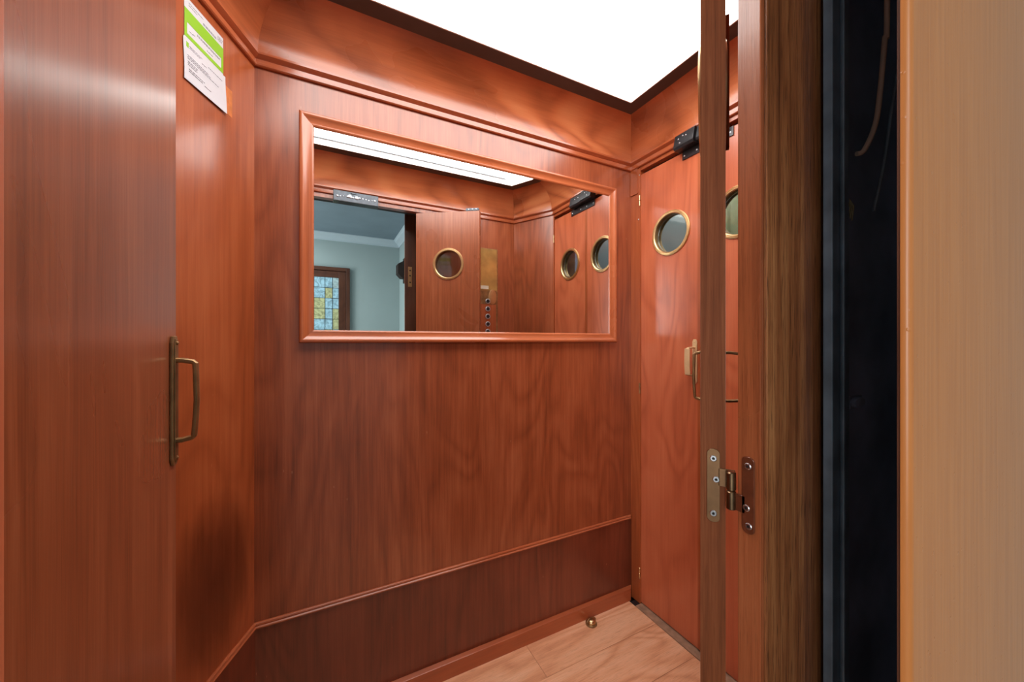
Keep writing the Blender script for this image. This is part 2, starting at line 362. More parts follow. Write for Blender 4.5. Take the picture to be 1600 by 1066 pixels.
lip = [(0.1832, Z(1.004)), (0.1872, Z(1.004)), (0.1872, Z(1.037)), (0.1832, Z(1.037))]
for i in range(5):
    run(i, cove, 'cove_board', 'cove', tr, smooth=True)
    run(i, mould, 'moulding_strip', 'moulding', tm, smooth=True)
    run(i, ledge, 'ledge_board', 'ledge', tl)
    run(i, lip, 'ledge_lip', 'whitepaint' , tl, label='white painted lip')
# ceiling light panel
P0 = inset(0.165)
lt = thing('ceiling_light', 'large white illuminated panel that forms the lift ceiling', 'ceiling light', (0.45, 0.85, Z(1.04)))
q = MB(); q.prism([(p.x-0.45, p.y-0.85) for p in P0], 0.0, 0.006)
q.build('diffuser', 'panel', lt)
Pa, Pb = inset(0.1875), inset(0.196)
for i in (4,):
    j = (i+1) % 5; c = [Pa[i].lerp(Pa[j], 0.03), Pa[j], Pb[j], Pb[i].lerp(Pb[j], 0.03)]
    MB().prism([(p.x-0.45, p.y-0.85) for p in c], -0.004, -0.0002).build('panel_edge', 'alu', lt)
o = MB().prism([(p.x, p.y) for p in inset(-0.04)], 2.361, 2.39).build('ceiling', 'dark'); struct(o, 'roof of the lift car above the light panel', 'ceiling')
# double bead on back and left walls
tb = thing('trim_4', 'thin double bead separating the dark lower panels from the walls', 'bead', kind='structure')
bz = Z(-0.866)
bead = [(0.0, bz), (0.007, bz), (0.0095, bz+0.003), (0.0095, bz+0.006), (0.006, bz+0.009), (0.0075, bz+0.012), (0.0065, bz+0.016), (0.003, bz+0.018), (0.0, bz+0.018)]
for i in (0, 1): run(i, bead, 'bead_strip', 'moulding', tb, smooth=True)
# baseboard
bs = [(0.0042, 0.0), (0.022, 0.0), (0.022, 0.058), (0.0042, 0.062)]
o = run(1, bs, 'baseboard_back', 'base', None, bevel=0.0015); struct(o, 'cherry baseboard along the foot of the back wall', 'baseboard')
o = run(0, bs, 'baseboard_left', 'base', None, bevel=0.0015); struct(o, 'cherry baseboard along the foot of the slanted left wall', 'baseboard')

# floor: planks run along x, clipped to the car plan
fl = MB().prism([(p.x, p.y) for p in inset(-0.03)], -0.05, -0.012).build('floor', 'dark'); struct(fl, 'light oak plank floor of the lift car', 'floor')
def clip(poly, nx, ny, d):
    out = []
    for i in range(len(poly)):
        a, b = poly[i-1], poly[i]; da = a[0]*nx+a[1]*ny-d; db = b[0]*nx+b[1]*ny-d
        if (da <= 0) != (db <= 0):
            t = da/(da-db); out.append((a[0]+(b[0]-a[0])*t, a[1]+(b[1]-a[1])*t))
        if db <= 0: out.append(b)
    return out
FP = [(p.x, p.y) for p in PL]
rows = [(1.155, 1.335), (0.965, 1.155), (0.775, 0.965), (0.585, 0.775), (0.395, 0.585), (0.20, 0.395)]
cuts = [[0.735], [0.10], [0.62], [0.86], [0.2], [0.7]]
G = 0.0006
for (y0, y1), cs in zip(rows, cuts):
    xs = [-0.7]+sorted(cs)+[1.303]
    for x0, x1 in zip(xs, xs[1:]):
        p = FP if y0 > 0.3 else [(-0.19, 0.2), (-0.19, 0.395), (0.52, 0.395), (0.52, 0.2)]
        for nx, ny, d in ((1, 0, x1-G), (-1, 0, -(x0+G)), (0, 1, y1-G), (0, -1, -(y0+G))): p = clip(p, nx, ny, d)
        if len(p) > 2: MB().prism(p, -0.0119, 0.0).build('plank', 'plank', fl, grain=(1, 0, 0), bevel=0.0005, seg=1, uvoff=(random.random()*9, random.random()*9))
# metal threshold at right doors
o = thing('door_threshold', 'flat worn metal threshold strip below the closed double doors', 'threshold', (1.325, 0.96, 0))
MB().box(-0.021, 0.029, -0.36, 0.315, -0.0119, 0.003).build('sill_plate', 'threshold', o, bevel=0.001)
MB().box(-0.021, 0.005, 0.315, 0.345, -0.0119, 0.0032).build('end_plate', 'black', o, bevel=0.001, label='dark end piece')

# ------------------------------------------------------------ doors
def holed(w_, h_, t_, cx, cz, r, n=64):
    """slab x 0..w, y 0..t, z 0..h with a round hole"""
    angs = sorted([2*PI*k/n for k in range(n)]+[math.atan2(z-cz, x-cx) % (2*PI) for x in (0, w_) for z in (0, h_)])
    inn, out = [], []
    for a in angs:
        c, s = math.cos(a), math.sin(a); inn.append((cx+r*c, cz+r*s))
        t = min([v for v in (((w_-cx)/c if c > 1e-9 else 9e9), (-cx/c if c < -1e-9 else 9e9), ((h_-cz)/s if s > 1e-9 else 9e9), (-cz/s if s < -1e-9 else 9e9))])
        out.append((cx+t*c, cz+t*s))
    k = len(angs); m_ = MB(); vs = []
    for y in (0, t_):
        vs += [(x, y, z) for x, z in inn]+[(x, y, z) for x, z in out]
    fs = []
    for i in range(k):
        j = (i+1) % k
        fs.append((i, j, k+j, k+i)); fs.append((2*k+i, 3*k+i, 3*k+j, 2*k+j))
        fs.append((i, 2*k+i, 2*k+j, j)); fs.append((k+i, k+j, 3*k+j, 3*k+i))
    return m_.add(vs, fs)
RAD = 0.0855
def porthole(parent, cx, cz, t_):
    """brass ring on both faces with three turned grooves, a liner and a pane"""
    prof = [(RAD-0.003, -0.002), (RAD-0.003, 0.004), (RAD+0.000, 0.0062), (RAD+0.0025, 0.0062), (RAD+0.0035, 0.0040), (RAD+0.005, 0.0036), (RAD+0.006, 0.0056), (RAD+0.008, 0.0056), (RAD+0.0086, 0.0030), (RAD+0.0098, 0.0030), (RAD+0.0105, 0.0044), (RAD+0.0115, 0.0040), (RAD+0.0125, 0.0), (RAD+0.0125, -0.0002)]
    for side in (0, 1):
        mt = Matrix.Translation((cx, t_+0.0002 if side else -0.0002, cz)) @ Matrix.Rotation(-PI/2 if side else PI/2, 4, 'X')
        rg = MB(); rg.lathe([(r, max(z, 0)) for r, z in prof], 72, mt, closed=True)
        rg.build('porthole_ring', 'brass', parent, smooth=True)
    ln = MB(); ln.lathe([(RAD-0.0042, 0.0), (RAD-0.0005, 0.0), (RAD-0.0005, t_), (RAD-0.0042, t_)], 64, Matrix.Translation((cx, t_, cz)) @ Matrix.Rotation(PI/2, 4, 'X'), closed=True)
    ln.build('porthole_liner', 'aged', parent, smooth=True)
    gl = MB(); gl.lathe([(RAD-0.0044, 0.0), (RAD-0.0044, 0.004)], 64, Matrix.Translation((cx, t_/2+0.002, cz)) @ Matrix.Rotation(PI/2, 4, 'X'))
    gl.build('pane', 'glass', parent)
def handle(parent, x, y, zc, side, mat='aged', proj=0.033, flat=False, plate=True, hh=0.112):
    """pull handle: back plate with a tapered bow; side = +1 or -1 along local y"""
    h = D.objects.new('handle', None); COL.objects.link(h); h.parent = parent; h.location = (x, y, zc)
    if plate:
        w2, hp = 0.0105, 0.090
        pl = [(-w2*0.55, -hp), (w2*0.55, -hp), (w2, -hp+0.010), (w2, hp-0.010), (w2*0.55, hp), (-w2*0.55, hp), (-w2, hp-0.010), (-w2, -hp+0.010)]
        a, b_ = (0.0002, 0.0042) if side > 0 else (-0.0042, -0.0002)
        MB().prism(pl, a, b_, 'y').build('back_plate', mat, h, bevel=0.0012)
        a2, b2 = (0.0042, 0.0052) if side > 0 else (-0.0052, -0.0042)
        MB().prism([(px*0.6, pz*0.95) for px, pz in pl], a2, b2, 'y').build('raised_field', mat, h, bevel=0.0004)
        for zz in (-0.080, 0.080):
            MB().lathe([(0.0027, 0), (0.0027, 0.001), (0.0016, 0.0020)], 12, Matrix.Translation((0, side*0.0052, zz)) @ Matrix.Rotation(-side*PI/2, 4, 'X')).build('screw', mat, h, smooth=True)
    z0 = hh/2
    y0 = side*0.004; y1 = side*proj
    path = [(0, y0, z0), (0, side*proj*0.45, z0), (0, side*(proj-0.002), z0-0.0025), (0, y1+side*0.0005, z0-0.0045), (0, side*(proj+0.0012), z0*0.45), (0, side*(proj+0.002), 0), (0, side*(proj+0.0008), -z0*0.45), (0, y1-side*0.001, -z0+0.0045), (0, side*(proj-0.003), -z0+0.0025), (0, side*proj*0.45, -z0), (0, y0, -z0)]
    g = MB()
    P = [Vector(p) for p in path]; n = len(P); vs = []
    for i, p in enumerate(P):
        t = (P[min(i+1, n-1)]-P[max(i-1, 0)]).normalized(); X = Vector((1, 0, 0)); c = X.cross(t).normalized()
        grip = 2 < i < n-3
        a = (0.0125 if flat else 0.0052) if grip else 0.0045
        b2 = 0.0032 if grip else 0.0036
        for k in range(12):
            qa = 2*PI*k/12; ca, sa = math.cos(qa), math.sin(qa)
            sq = 1/max(abs(ca), abs(sa))**0.55
            vs.append(p+X*(a*ca*sq)+c*(b2*sa*sq))
    g.add(vs, [(i*12+k, i*12+(k+1) % 12, (i+1)*12+(k+1) % 12, (i+1)*12+k) for i in range(n-1) for k in range(12)]+[tuple(range(12))[::-1], tuple(range((n-1)*12, n*12))])
    g.build('bow', mat, h, smooth=True)
    return h
PH = Z(0.471)            # porthole centre height
HZ = Z(-0.083)           # handle centre height
# door_1 / door_2: closed leaves in the right wall. local x runs from the hinge, local -y faces the car
LW = (DY1-DY0)/2-0.002
def closed_leaf(name, loc, rz, flip, label):
    d = thing(name, label, 'door', loc, rz, kind='structure')
    cxp = LW*0.53
    s = -1 if flip else 1
    body = holed(LW, DT-0.012, 0.036, cxp, PH-0.008, RAD)
    if flip: body.v = [(-x, y, z) for x, y, z in body.v]
    body.build('leaf', 'cherry_door', d, bevel=0)
    porthole(d, s*cxp, PH-0.008, 0.036)
    return d
# rotation -90 deg: local x -> -Y world, local -y -> -X world
d1 = closed_leaf('door_1', (RW+0.006, DY1-0.001, 0.008), R(-90), False, 'closed leaf of the right-hand double doors, hinged beside the mirror wall')
d2 = closed_leaf('door_2', (RW+0.006, DY0+0.001, 0.008), R(-90), True, 'closed leaf of the right-hand double doors, half hidden behind the dark post')
MB().box(LW-0.016, LW-0.0005, -0.0012, -0.0002, 0.001, DT-0.013).build('edge_lipping', 'cherry_orange', d1, bevel=0.0004, label='orange edge strip')
handle(d1, LW-0.028, 0, HZ-0.008, -1, 'cream', 0.047, flat=True)
def small_hinge(parent, x, zc, mat, h=0.044):
    k = MB()
    for a, b_ in ((-h/2, -0.001), (0.001, h/2)):
        k.lathe([(0.003, a), (0.0042, a+0.001), (0.0042, b_-0.001), (0.003, b_)], 16, Matrix.Translation((x, -0.0055, zc)))
    return k.build('hinge', mat, parent, smooth=True)
for zc, mt in ((Z(0.668), 'bright'), (Z(-0.225), 'aged'), (Z(-1.105), 'bright')):
    small_hinge(d1, -0.004, zc-0.008, mt, 0.050)
small_hinge(d2, 0.004, Z(0.668)-0.008, 'bright', 0.050)
MB().lathe([(0.003, 0), (0.003, 0.0015), (0.0015, 0.003)], 12, Matrix.Translation((-0.010, -0.0062, Z(0.58)-0.008)) @ Matrix.Rotation(PI/2, 4, 'X')).build('screw', 'zinc', d1, smooth=True)
MB().lathe([(0.003, 0), (0.003, 0.0015), (0.0015, 0.003)], 12, Matrix.Translation((-0.004, -0.0062, Z(0.79)-0.008)) @ Matrix.Rotation(PI/2, 4, 'X')).build('screw', 'zinc', d1, smooth=True)

# door_3: open leaf at the left, parallel to the side; local x from hinge
W3 = 0.315
d3 = thing('door_3', 'open door leaf filling the left side of the view with an aged brass handle', 'door', (-0.19, 0.371, 0.008), R(90), kind='structure')
MB().box(-0.003, W3, 0, 0.034, 0, DT-0.012).build('leaf', 'leaf', d3, bevel=0.0015)
MB().box(-0.012, -0.0032, -0.0015, 0.034, 0, DT-0.012).build('lit_strip', 'cherry_door', d3, bevel=0.001, label='added lighter strip along the hinge side, standing in for lit wood')  # lighter wood paints in the light on the post side
handle(d3, W3-0.016, 0, HZ-0.008, -1, 'aged', 0.025)
# door_4: open leaf seen on edge
W4 = 0.40; ANG = 55.5
d4 = thing('door_4', 'open door leaf seen edge-on behind the hinge, its porthole shown in the mirror', 'door', (0.503, 0.363, 0.008), R(90-ANG), kind='structure')
# local x = leaf direction, local -y faces front wall (right side), local +y faces mirror
body = holed(W4, DT-0.012, 0.033, 0.205, PH-0.008, RAD); body.v = [(x, y-0.033, z) for x, y, z in body.v]
body.build('leaf', 'leaf', d4)
po = D.objects.new('porthole', None); COL.objects.link(po); po.parent = d4; po.location = (0, -0.033, 0)
porthole(po, 0.205, PH-0.008, 0.033)
MB().box(-0.0012, -0.0001, -0.0328, -0.0002, 0.0, DT-0.0125).build('edge_strip', 'edge', d4, label='dull brown edge strip of the leaf')
handle(d4, W4-0.035, 0, HZ-0.008, 1, 'aged', 0.021)
handle(d4, W4-0.035, -0.033, HZ-0.008, -1, 'aged', 0.041)
MB().box(W4-0.10, W4-0.088, -0.049, -0.0331, Z(0.41), Z(0.70)).build('guide_bar', 'edge', d4, bevel=0.001, label='short dark vertical bar')
# top bracket on free end
t = thing('latch_plate', 'small grey metal latch plate on top of the open door leaf in the mirror', 'latch', (0.503+0.345*math.sin(R(ANG)), 0.363+0.345*math.cos(R(ANG)), DT-0.004), R(90-ANG))
MB().box(-0.030, 0.050, -0.030, 0.002, 0.0002, 0.016).build('plate', 'greymetal', t, bevel=0.002)
for xx in (-0.012, 0.012, 0.034): MB().lathe([(0.0045, 0), (0.0045, 0.001), (0.002, 0.003)], 12, Matrix.Translation((xx, 0.002, 0.008)) @ Matrix.Rotation(-PI/2, 4, 'X')).build('screw', 'zinc', t, smooth=True)

# ------------------------------------------------------------ mirror
mr = thing('wall_mirror', 'wide mirror in a moulded cherry frame on the back wall', 'mirror', (0.58, BW, Z(0.36)))
X0, X1, H0, H1 = -0.073-0.58, 1.228-0.58, -0.006-0.36, 0.722-0.36
prof = [(0.0, 0.0), (0.0, 0.014), (0.003, 0.019), (0.007, 0.0205), (0.011, 0.0195), (0.014, 0.0165), (0.030, 0.012), (0.034, 0.0125), (0.038, 0.011), (0.041, 0.007), (0.041, 0.0)]
cs = [(X0, H0), (X1, H0), (X1, H1), (X0, H1)]; ins = [(1, 1), (-1, 1), (-1, -1), (1, -1)]
for i in range(4):
    j = (i+1) % 4; A = [(cs[i][0]+ins[i][0]*d, -0.0002-h, cs[i][1]+ins[i][1]*d) for d, h in prof]; B = [(cs[j][0]+ins[j][0]*d, -0.0002-h, cs[j][1]+ins[j][1]*d) for d, h in prof]
    n = len(prof); m_ = MB(); m_.add(A+B, [tuple(range(n)), tuple(range(n, 2*n))[::-1]]+[(k, (k+1) % n, n+(k+1) % n, n+k) for k in range(n)])
    m_.build('frame_rail' if i % 2 == 0 else 'frame_stile', 'frame', mr, grain=(1, 0, 0) if i % 2 == 0 else (0, 0, 1), smooth=True)
MB().box(X0+0.036, X1-0.036, -0.006, -0.0003, H0+0.036, H1-0.036).build('glass', 'mirror', mr)

# ------------------------------------------------------------ lock boxes
def lock_box(loc, rz, label, hw=0.104, body='black'):
    """black enamel lock case; local x along the wall, local -y into the car"""
    t = thing('door_lock', label, 'lock', loc, rz, group=None)
    pr = [(0.0, 0.0), (-0.040, 0.0), (-0.046, 0.010), (-0.034, 0.062), (-0.028, 0.066), (0.0, 0.066)]
    MB().prism([(a, b_) for a, b_ in pr], -hw, -0.012, 'x').build('case', body, t, bevel=0.0015)
    MB().prism([(a*0.82, b_*0.92+0.002) for a, b_ in pr], -0.006, hw*0.96, 'x').build('keeper_case', body, t, bevel=0.0015)
    fl_ = MB(); fl_.box(-hw+0.012, hw+0.02, -0.004, -0.0002, -0.034, 0.0); fl_.build('flange', body, t, bevel=0.0008)
    s = Vector((0, -0.046-(-0.034), 0.010-0.062)).normalized()   # along the sloping face
    for xx, k in ((-hw+0.020, 0.6), (-hw+0.040, 0.72), (-hw+0.055, 0.62), (-hw+0.030, 0.2), (0.02, 0.6), (0.05, 0.6)):
        y = (-0.034-0.012*(1-k)) if xx < 0 else (-0.034-0.012*(1-k))*0.82; z = 0.010+0.052*k if xx < 0 else (0.010+0.052*k)*0.92+0.002
        MB().lathe([(0.0034, 0), (0.0034, 0.0008), (0.0020, 0.0018)], 14, Matrix.Translation((xx, y-0.0002, z)) @ Matrix.Rotation(PI/2+0.22, 4, 'X')).build('screw', 'zinc', t, smooth=True)
    for xx in (-hw+0.022, -0.025, 0.030, hw+0.008):
        MB().lathe([(0.0038, 0), (0.0038, 0.0008), (0.002, 0.002)], 14, Matrix.Translation((xx, -0.004, -0.020)) @ Matrix.Rotation(PI/2, 4, 'X')).build('screw', 'zinc', t, smooth=True)
    return t
lock_box((RW+0.0055, 0.955, Z(0.792)), R(-90), 'black metal lock box above the closed double doors')
# plate-like lock over the opening, seen in the mirror
t = thing('door_lock', 'flat grey metal lock case above the open doorway, seen in the mirror', 'lock', (0.158, FW+0.0002, Z(0.78)), R(180))
MB().box(-0.118, 0.118, -0.048, 0, 0, 0.060).build('case', 'black', t, bevel=0.0015)
MB().box(-0.115, 0.115, -0.0495, -0.0481, 0.003, 0.057).build('cover', 'greymetal', t, bevel=0.0006)
for k in range(13):
    xx = -0.10+k*0.0165+random.uniform(-0.003, 0.003); rr = random.choice((0.004, 0.0055, 0.003))
    if k in (6, 8): rr = 0.010
    MB().lathe([(rr, 0), (rr, 0.0015), (rr*0.6, 0.003)], 16, Matrix.Translation((xx, -0.0495, 0.030+random.uniform(-0.004, 0.004))) @ Matrix.Rotation(PI/2, 4, 'X')).build('rivet', 'zinc', t, smooth=True)
MB().tube([(0.03, -0.0505, 0.052), (0.015, -0.0510, 0.047), (0.0, -0.0505, 0.054)], 0.002).build('spring', 'black', t, smooth=True)

# ------------------------------------------------------------ notices on the slanted wall
t_ = lambda px: None
def sheet(name, label, s0, s1, z0, z1, y, bands, lines, group=None, slack=0.0):
    """paper on the left wall: s = metres back from the corner with the mirror wall"""
    t = thing(name, label, 'notice', tuple(MLeft @ Vector((LL-(s0+s1)/2, 0, z0))), angl)
    w2 = (s0-s1)/2; h_ = z1-z0; nx, nz = 8, 8; m_ = MB(); vs = []
    for yy in (0, 0.0004):
        for a in range(nz+1):
            for b_ in range(nx+1):
                u, v = b_/nx, a/nz; curl = slack*(1-v)**3*(0.4+0.6*u)
                vs.append((-w2+2*w2*u+slack*0.4*math.sin(v*5)*(1 if b_ in (0, nx) else 0), y-curl-yy, h_*v))
    q = (nx+1)*(nz+1); fs = []
    for a in range(nz):
        for b_ in range(nx):
            i = a*(nx+1)+b_; fs.append((i, i+1, i+nx+2, i+nx+1)); fs.append((q+i, q+i+nx+1, q+i+nx+2, q+i+1))
    m_.add(vs, fs); m_.build('paper', 'paper', t, smooth=True)
    cu = lambda v: slack*(1-v)**3*0.8
    for i, (u0, u1, v0, v1) in enumerate(bands):
        MB().box(-w2+2*w2*u0, -w2+2*w2*u1, y-0.0008-cu(v0), y-0.0005-cu(v0), h_*v0, h_*v1).build('green_band', 'green', t)
    m_ = MB()
    for u0, u1, v in lines:
        x = u0
        while x < u1:
            ww = random.uniform(0.02, 0.06); m_.box(-w2+2*w2*x, -w2+2*w2*min(x+ww, u1), y-0.0009-cu(v), y-0.0005-cu(v), h_*v, h_*v+0.0011); x += ww+0.015
    if lines: m_.build('print', 'ink', t, kind='stuff')
    return t
zt = Z(0.704); HT = 0.096
sheet('notice', 'white notice with two bright green bands, upper of the pair on the slanted wall', 0.259, 0.133, zt, zt+HT, -0.0006,
      [(0.0, 1.0, 0.40, 0.72), (0.0, 1.0, 0.03, 0.13), (0.0, 0.06, 0.13, 0.40), (0.94, 1.0, 0.13, 0.40)],
      [(0.10, 0.45, 0.90), (0.10, 0.30, 0.84), (0.45, 0.8, 0.80), (0.45, 0.8, 0.77), (0.84, 0.98, 0.90), (0.84, 0.98, 0.86), (0.84, 0.95, 0.82), (0.3, 0.9, 0.34), (0.3, 0.9, 0.31), (0.12, 0.2, 0.22), (0.2, 0.26, 0.24), (0.55, 0.7, 0.20)])
sheet('notice', 'plain white printed notice with a loose lower edge, below the green-banded one', 0.262, 0.125, Z(0.606), Z(0.703), -0.0018,
      [(0.05, 0.10, 0.80, 0.92)],
      [(0.12, 0.40, 0.86), (0.12, 0.35, 0.82), (0.55, 0.9, 0.80), (0.4, 0.5, 0.74), (0.08, 0.55, 0.62), (0.08, 0.6, 0.58), (0.08, 0.8, 0.54), (0.08, 0.3, 0.47), (0.08, 0.28, 0.43), (0.08, 0.28, 0.39), (0.1, 0.45, 0.30), (0.1, 0.4, 0.25), (0.45, 0.6, 0.22)], slack=0.0035)
o = D.objects['wall_left']
MB().box(LL-0.126, LL-0.097, -0.0003, 0.0, Z(0.612), Z(0.684), MLeft).build('bare_patch', 'glue', o, label='lighter bare patch beside the notices')

# ------------------------------------------------------------ button panel on the front wall, seen in the mirror
bp_ = thing('button_panel', 'tall brass button panel on the front wall, seen in the mirror beside the leaf', 'control panel', (0.985, FW+0.0002, Z(0.10)), R(180))
MB().box(-0.075, 0.075, -0.004, 0, -0.30, 0.53).build('back_plate', 'aged', bp_, bevel=0.0015)
MB().box(-0.068, 0.068, -0.0052, -0.0042, 0.245, 0.525).build('upper_plate', 'goldplate', bp_, bevel=0.001)
MB().box(-0.062, 0.072, -0.0050, -0.0042, -0.295, 0.15).build('veneer_field', 'moulding', bp_, bevel=0.001, label='wood veneered field')
MB().box(-0.005, 0.062, -0.0075, -0.0054, 0.252, 0.275).build('label_plate', 'gasket', bp_, bevel=0.0005)
for k in range(6):
    zc = 0.17-k*0.0515
    mt = Matrix.Translation((0.0, -0.0052, zc)) @ Matrix.Rotation(PI/2, 4, 'X')
    b_ = MB().lathe([(0.018, 0), (0.018, 0.003), (0.015, 0.006), (0.0125, 0.006), (0.0125, 0.001)], 32, mt).build('button_ring', 'ringmetal', bp_, smooth=True)
    c_ = MB().lathe([(0.0122, 0), (0.0122, 0.0045), (0.0105, 0.0062)], 28, mt).build('button', 'black', b_, smooth=True)
MB().lathe([(0.030, 0), (0.030, 0.002), (0.026, 0.004)], 32, Matrix.Translation((-0.035, -0.0054, 0.20)) @ Matrix.Rotation(PI/2, 4, 'X') @ Matrix.Scale(1.7, 4, (0, 1, 0))).build('key_escutcheon', 'brass', bp_, smooth=True)

# ------------------------------------------------------------ brass stop on the floor
t = thing('door_stop', 'small round brass door stop on the floor against the baseboard', 'door stop', (1.047, 1.284, 0.0))
MB().lathe([(0.0250, 0.0001), (0.0250, 0.005), (0.0225, 0.008), (0.0195, 0.008)], 40).build('base_ring', 'aged', t, smooth=True)
MB().lathe([(0.0190, 0.0005), (0.0190, 0.012), (0.0175, 0.018), (0.013, 0.022), (0.005, 0.0235)], 36).build('dome', 'bright', t, smooth=True)
MB().tube([(-0.0215, 0.0, 0.006), (-0.022, 0.0, 0.018), (-0.012, 0, 0.027), (0.012, 0, 0.027), (0.022, 0, 0.018), (0.0215, 0, 0.006)], 0.0024, n=10).build('hoop', 'aged', t, smooth=True)

# ------------------------------------------------------------ dark post at the doorway
t = thing('door_post', 'dark oak post right of the hinge with a worn reddish inner face', 'post', (OPR, 0.286, 0))
MB().box(0.0, 0.10, 0.0, 0.0315, -0.2, 2.36).build('inner_jamb', 'jamb', t, bevel=0.0018, label='reddish varnished inner face with worn edges')
MB().box(0.006, 0.175, -0.0045, -0.0002, -0.2, 2.36).build('front_board', 'oak', t, bevel=0.001, label='dark open-grained oak front')
post = t
# ------------------------------------------------------------ the hinge in the foreground
def capsule(w_, h_, n=10, cx=0, cz=0):
    r = w_/2; p = []
    for k in range(n+1): a = PI*k/n; p.append((cx+r*math.cos(a), cz+h_/2-r*0.8+r*0.8*math.sin(a)))
    for k in range(n+1): a = PI+PI*k/n; p.append((cx+r*math.cos(a), cz-h_/2+r*0.8+r*0.8*math.sin(a)))
    return p
def screw(parent, mt):
    s_ = MB().lathe([(0.0046, 0), (0.0046, 0.0006), (0.0038, 0.0012), (0.0020, 0.0012), (0.0016, 0.0004)], 24, mt).build('screw', 'zinc', parent, smooth=True)
    MB().lathe([(0.0017, 0.0005), (0.0017, 0.0013)], 6, mt).build('screw_recess', 'dark', parent)
hz = Z(-0.213)
def hook(o, par, mw):
    o.parent = par; o.matrix_parent_inverse = mw.inverted()
D4M = Matrix.Translation((0.503, 0.363, 0.008)) @ Matrix.Rotation(R(90-ANG), 4, 'Z'); POM = Matrix.Translation((OPR, 0.286, 0))
# plate on the leaf edge: frame with x along the leaf edge (towards -y local), normal towards the camera
e = Vector((math.cos(R(ANG)), -math.sin(R(ANG)), 0)); nrm = Vector((-math.sin(R(ANG)), -math.cos(R(ANG)), 0))
O1 = Vector((0.503, 0.363, hz))+e*0.0172+nrm*0.0013
M1 = Matrix(((e.x, -nrm.x, 0, O1.x), (e.y, -nrm.y, 0, O1.y), (0, 0, 1, O1.z), (0, 0, 0, 1)))  # local -y is outwards
p1 = MB().prism(capsule(0.0168, 0.108), -0.0022, 0, 'y', M1)
p1.box(0.006, 0.0275, -0.0022, -0.0004, 0.0005, 0.0265, M1)
lp = p1.build('hinge_plate', 'bronzeplate', None, bevel=0.0004, seg=1, label='bronze-coloured steel hinge plate'); hook(lp, d4, D4M)
for px, pz in ((0, 0.040), (0.0035, 0.0095), (0, -0.041)):
    screw(lp, M1 @ Matrix.Translation((px, -0.0022, pz)) @ Matrix.Rotation(PI/2, 4, 'X'))
# jamb plate lies on the reveal x = OPR
M2 = Matrix.Translation((OPR-0.0002, 0.3020, hz+0.0005)) @ Matrix.Rotation(R(-90), 4, 'Z')   # local x -> -Y, local -y -> -X
p2 = MB().prism(capsule(0.0165, 0.106), -0.0022, 0, 'y', M2)
p2.box(-0.022, -0.004, -0.0022, -0.0002, -0.027, -0.003, M2)
jp = p2.build('hinge_plate', 'brownplate', None, bevel=0.0004, seg=1, label='brown painted hinge plate'); hook(jp, post, POM)
for px, pz in ((0.000, 0.040), (-0.002, -0.018), (0.001, -0.042)):
    screw(jp, M2 @ Matrix.Translation((px, -0.0022, pz)) @ Matrix.Rotation(PI/2, 4, 'X'))
kx, ky = 0.5165, 0.3245
for a, b_ in ((hz+0.0005, hz+0.0265), (hz-0.0270, hz-0.0005)):
    k_ = MB().lathe([(0.0050, a), (0.0062, a+0.001), (0.0062, b_-0.0015), (0.0045, b_)], 28, Matrix.Translation((kx, ky, 0))).build('knuckle', 'steel', None, smooth=True); hook(k_, d4, D4M)

t2 = thing('door_post', 'dark post on the hidden left side of the doorway, outside the view', 'post', (OPL, 0.286, 0))
MB().box(-0.041, 0.0, 0.0, 0.0315, -0.2, 2.36).build('inner_jamb', 'jamb', t2, bevel=0.0018)
MB().box(-0.175, -0.006, -0.0045, -0.0002, -0.2, 2.36).build('front_board', 'oak', t2, bevel=0.001)
o = MB().box(OPL+0.001, OPR-0.001, 0.286, 0.3175, OPT, 2.36).build('door_header', 'shaftwood'); tag(o, 'dark header beam above the doorway, seen in the mirror', 'beam')
# sill between car and landing
o = MB().box(-0.30, 0.56, 0.145, 0.199, -0.03, -0.002).build('landing_sill', 'threshold'); tag(o, 'metal landing sill across the doorway', 'sill', kind='structure')

# ------------------------------------------------------------ lift shaft gap right of the post
t = thing('trim_5', 'dark side wall of the lift shaft seen through the gap beside the post', 'shaft wall', (1.45, 0.22, 0), kind='structure')
MB().box(0.0, 0.02, -0.12, 0.5, -0.3, 2.6).build('shaft_side', 'shaft', t)
MB().box(-0.73, 0.0, 0.0705, 0.0755, -0.2, 2.5).build('car_cladding', 'shaft', t, label='mottled blue-grey cladding of the car')
t = thing('guide_rail', 'blue-black steel guide strip standing in the gap beside the oak post', 'rail', (0.654, 0.262, 0))
MB().box(0.0, 0.052, 0.0, 0.012, -0.2, 2.5).build('web', 'rail', t, bevel=0.002)
MB().box(0.020, 0.026, -0.006, -0.0002, -0.2, 2.5).build('flange', 'rail', t, bevel=0.002)
def ctube(name, pts, r, mat, label):
    # smooth the path with Catmull-Rom
    P = [Vector(p) for p in pts]; Q = []
    for i in range(len(P)-1):
        a, b_, c, d = P[max(i-1, 0)], P[i], P[i+1], P[min(i+2, len(P)-1)]
        for k in range(8):
            u = k/8; Q.append(0.5*((2*b_)+(c-a)*u+(2*a-5*b_+4*c-d)*u*u+(3*b_-a-3*c+d)*u**3))
    Q.append(P[-1]); o = MB().tube(Q, r, n=12).build(name, mat, smooth=True); return tag(o, label, 'cable')
ctube('electric_cable', [(0.762, 0.236, Z(1.1)), (0.762, 0.238, Z(0.52)), (0.760, 0.240, Z(0.46)), (0.750, 0.242, Z(0.38)), (0.736, 0.243, Z(0.325)), (0.715, 0.248, Z(0.285)), (0.706, 0.254, Z(0.279))], 0.0034, 'cable', 'grey cable hanging in the shaft gap and bending left')
